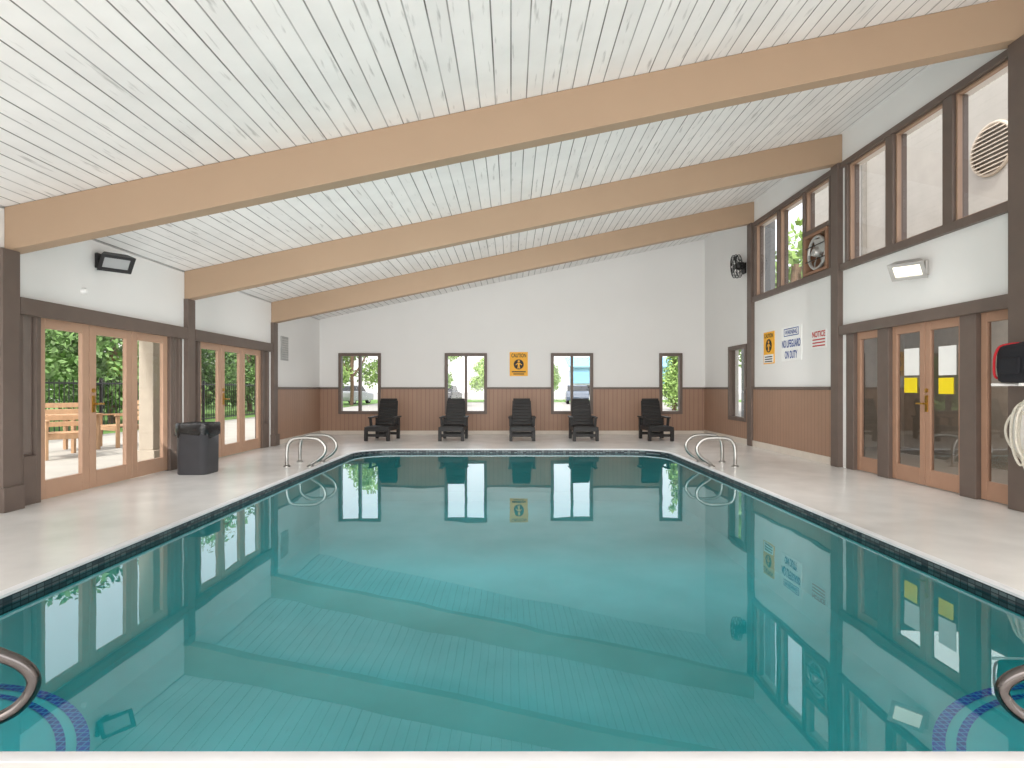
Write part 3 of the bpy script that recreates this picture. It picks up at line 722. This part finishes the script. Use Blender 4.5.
tA = tree('broadleaf_tree', 'bright green tree outside the leftmost far window', broad, 5200, .13, trk, M['leaf'], 'trees outside')
tA.location = (-11.0, 40, 0)
for i, (x_, y_, s_, lab) in enumerate(((-4.9, 38.5, .75, 'bright green tree at left side of the second far window'), (-1.9, 49, .7, 'bright green tree at right side of the second far window'),
        (3.2, 54, .6, 'small bright tree outside the window right of the sign'), (-17.5, 47, 1.2, 'bright green tree farther left behind the parked car'), (11.9, 24.5, 1.6, 'tall tree seen through the high windows of the right wall'))):
    dup(tA, (x_, y_, 0), i*1.3+.5, lab, (s_,)*3)
tB = tree('bushy_tree', 'deep green bushy tree beyond the fence, nearest the left doors', bushy, 8600, .11, trk[:1], M['leafd'], 'trees outside')
tB.location = (-13.6, 14.6, 0)
for i, (x_, y_, s_, lab) in enumerate(((-13.6, 19.8, 1.0, 'second bushy tree in the row beyond the fence'), (-13.6, 25.0, 1.0, 'third bushy tree in the row beyond the fence'), (-13.6, 30.2, 1.0, 'fourth bushy tree in the row beyond the fence'),
        (-19, 20, 1.1, 'bushy tree in back row, nearest one'), (-19, 26, 1.1, 'bushy tree in back row, second one'), (-19, 32, 1.1, 'bushy tree in back row, third one'), (-19, 38.5, 1.1, 'bushy tree in back row, farthest one'), (17.5, 34.5, 1.2, 'bushy tree outside the small right far window'))):
    dup(tB, (x_, y_, 0), i*1.57+.0, lab, (s_,)*3)
tC = tree('cypress_tree', 'slim conical tree outside the narrow right far window', slim, 4200, .09, trk[:1], M['leaf'], 'trees outside')
tC.location = (9.0, 32, 0)

# fence
fx = -10.6
t = thing('metal_fence', 'black metal picket fence along the patio edge', 'fence', (fx, 20, 0))
mb = MB(); mb.box(fx-.02, fx+.02, 10, 30, 1.3, 1.34).box(fx-.02, fx+.02, 10, 30, .12, .16); mb.build('rail', M['blackm'], t)
mb = MB()
for k in range(133): mb.box(fx-.008, fx+.008, 10+k*.15, 10.016+k*.15, .1, 1.4)
mb.build('pickets', M['blackm'], t)
for k in range(9): MB().box(fx-.03, fx+.03, 9.97+k*2.5, 10.03+k*2.5, 0, 1.46).build('post', M['blackm'], t)
# garden furniture
def bench(label):
    t = thing('garden_bench', label, 'bench', (0, 0, 0), 'wooden benches on the patio')
    m_ = MB()
    for k in range(5): m_.box(-.6, .6, -.28+k*.105, -.19+k*.105, .42, .445)
    m_.build('seat', M['wood'], t, bevel=.005)
    m_ = MB()
    for k in range(4): m_.prism([(-.6, .25+k*.03, .53+k*.11), (.6, .25+k*.03, .53+k*.11), (.6, .272+k*.03, .53+k*.11), (-.6, .272+k*.03, .53+k*.11)], (0, .022, .085))
    m_.build('backrest', M['wood'], t, bevel=.004)
    for s in (-1, 1):
        MB().box(s*.6-.035, s*.6+.035, -.3, -.23, 0, .64).build('leg', M['wood'], t, bevel=.006)
        MB().prism([(s*.6-.035, .2, 0), (s*.6+.035, .2, 0), (s*.6+.035, .27, 0), (s*.6-.035, .27, 0)], (0, .12, .95)).build('leg', M['wood'], t, bevel=.006)
        MB().box(s*.6-.05, s*.6+.05, -.33, .3, .64, .67).build('armrest', M['wood'], t, bevel=.008)
    MB().box(-.6, .6, -.29, -.25, .34, .42).build('apron', M['wood'], t, bevel=.004)
    MB().box(-.6, .6, .2, .24, .34, .42).build('apron', M['wood'], t, bevel=.004)
    return t
b0 = bench('wooden bench on the patio outside the left leaf of the near doors'); b0.location = (-7.75, 10.1, -.01); b0.rotation_euler.z = .9; b0.scale = (.55, 1, 1)
dup(b0, (-8.1, 12.1, -.01), -.5, 'wooden bench on the patio outside the middle leaf of the near doors')
t = thing('garden_table', 'square slatted wooden table between the benches on the patio', 'table', (-8.45, 11.1, -.01))
m_ = MB()
for k in range(6): m_.box(-8.83+k*.13, -8.72+k*.13, 10.72, 11.48, .68, .705)
m_.build('tabletop', M['wood'], t, bevel=.004)
for sx in (-1, 1):
    for sy in (-1, 1): MB().box(-8.45+sx*.32-.03, -8.45+sx*.32+.03, 11.1+sy*.32-.03, 11.1+sy*.32+.03, -.01, .68).build('leg', M['wood'], t, bevel=.005)
wall_cells(MB(), 'y', 10.78, 10.81, -8.8, -8.1, .6, .68, []).build('apron', M['wood'], t)
# cars
def car(label, paint, loc, rz):
    t = thing('parked_car', label, 'car', (0, 0, 0), 'cars parked outside')
    body = [(-2.15, .28), (2.1, .28), (2.18, .55), (2.1, .82), (1.1, .92), (.45, 1.0), (-1.6, 1.02), (-2.1, .9), (-2.2, .55)]
    MB().prism([(p, -.86, q) for p, q in body], (0, 1.72, 0)).build('body', paint, t, bevel=.07)
    MB().prism([(p, -.76, q) for p, q in ((-1.65, 1.0), (1.0, .95), (.35, 1.38), (-1.15, 1.4))], (0, 1.52, 0)).build('glasshouse', M['carglass'], t, bevel=.05)
    MB().prism([(p, -.74, q) for p, q in ((-1.2, 1.38), (.4, 1.36), (.2, 1.44), (-1.0, 1.46))], (0, 1.48, 0)).build('roof', paint, t, bevel=.03)
    for wx in (-1.35, 1.35):
        for wy in (-.82, .62):
            w = MB().lathe([(.0, 0), (.32, 0), (.33, .04), (.33, .16), (.32, .2), (0, .2)], (wx, wy, .33), 'y', 20, False).build('wheel', M['tyre'], t, smooth=True)
            MB().lathe([(.0, 0), (.19, 0), (.19, .02), (0, .02)], (wx, wy-.015 if wy < 0 else wy+.195, .33), 'y', 16, False).build('hubcap', M['alu'], w)
    t.location = loc; t.rotation_euler.z = rz
car('silver car parked outside the leftmost far window', M['carw'], (-12.2, 44.5, -.04), 1.4)
car('charcoal car parked outside the second far window', M['carg'], (-5.4, 49.0, -.04), 1.45)
car('grey-blue car parked outside the window right of the sign', M['carr'], (5.2, 46, -.04), 1.5)
car('dark car parked beyond the far end of the patio', M['carg'], (-14.6, 38.5, -.04), 1.3)
t = thing('distant_building', 'pale blue low building outside the window right of the sign', 'building', (9, 66, 0))
MB().box(6.5, 18, 62, 70, -.04, 3.2).build('wall', M['bldgw'], t); MB().box(6.3, 18.2, 61.8, 62.1, 1.7, 3.4).build('fascia', M['bldg'], t)
for k in range(4): MB().box(7.0+k*2.7, 9.0+k*2.7, 61.93, 62, .4, 1.5).build('window', M['carglass'], t)
MB().prism([(6.1, 61.5, 3.4), (18.4, 61.5, 3.4), (18.4, 66, 4.6), (6.1, 66, 4.6)], (0, 0, .12)).build('roof', M['bldg'], t)

# ------------------------------------------------------------------ light
w = bpy.data.worlds.new('sky'); S.world = w; w.use_nodes = True; nt = w.node_tree
bg = nt.nodes['Background']; sk = nt.nodes.new('ShaderNodeTexSky'); sk.sky_type = 'NISHITA'; sk.sun_disc = False
sk.sun_elevation = math.radians(50); sk.sun_rotation = math.radians(200); sk.air_density = .8; sk.dust_density = 6.0; sk.ozone_density = .6
mx = nt.nodes.new('ShaderNodeMix'); mx.data_type = 'RGBA'; mx.inputs['Factor'].default_value = .75
nt.links.new(sk.outputs[0], mx.inputs['A']); mx.inputs['B'].default_value = (3.4, 3.3, 3.2, 1)
nt.links.new(mx.outputs['Result'], bg.inputs[0]); bg.inputs[1].default_value = .6
sun = bpy.data.lights.new('sun', 'SUN'); sun.energy = 4.0; sun.angle = .1; sun.color = (1, .97, .92)
so = bpy.data.objects.new('sun', sun); COL.objects.link(so)
so.rotation_euler = Vector((.35, 1, -1.5)).to_track_quat('-Z', 'Y').to_euler()
def area(name, loc, sx, sy, e, col=(1, .985, .965), tilt=90):
    l = bpy.data.lights.new(name, 'AREA'); l.shape = 'RECTANGLE'; l.size = sx; l.size_y = sy; l.energy = e; l.color = col
    o = bpy.data.objects.new(name, l); COL.objects.link(o); o.location = loc; o.rotation_euler = (math.radians(tilt), 0, 0)
area('rear_fill', (0, -1.3, 2.0), 9, 3, 80, tilt=86)
area('middle_fill', (0.2, 6.0, 1.9), 8, 1.6, 74, tilt=76)
area('far_fill', (0.2, 9.6, 1.9), 8, 1.6, 60, tilt=82)
area('ceiling_wash_near', (-.5, .9, .9), 9, 1.2, 62, tilt=140)
area('ceiling_wash_middle', (-.5, 4.6, .5), 9, 1.2, 53, tilt=140)
area('ceiling_wash_far', (-.5, 8.2, .5), 9, 1.2, 45, tilt=140)
area('lobby_fill', (6.6, 7.6, 2.7), 1.6, 4, 60, tilt=0)  # unseen fill added to lighten the lobby behind the door glass
area('pool_fill', (0, 6.65, -.16), 5.3, 8.8, 18, tilt=0)  # invisible sheet of light added under the surface to brighten the basin

# ------------------------------------------------------------------ camera
c = bpy.data.cameras.new('camera'); co = bpy.data.objects.new('camera', c); COL.objects.link(co)
co.location = (0, 0, 1.2); co.rotation_euler = (PI/2, 0, 0)
c.sensor_width = 36; c.lens = 580/1024*36; c.shift_y = 4/1024; c.shift_x = 1/1024; c.clip_start = .05; c.clip_end = 500
S.camera = co
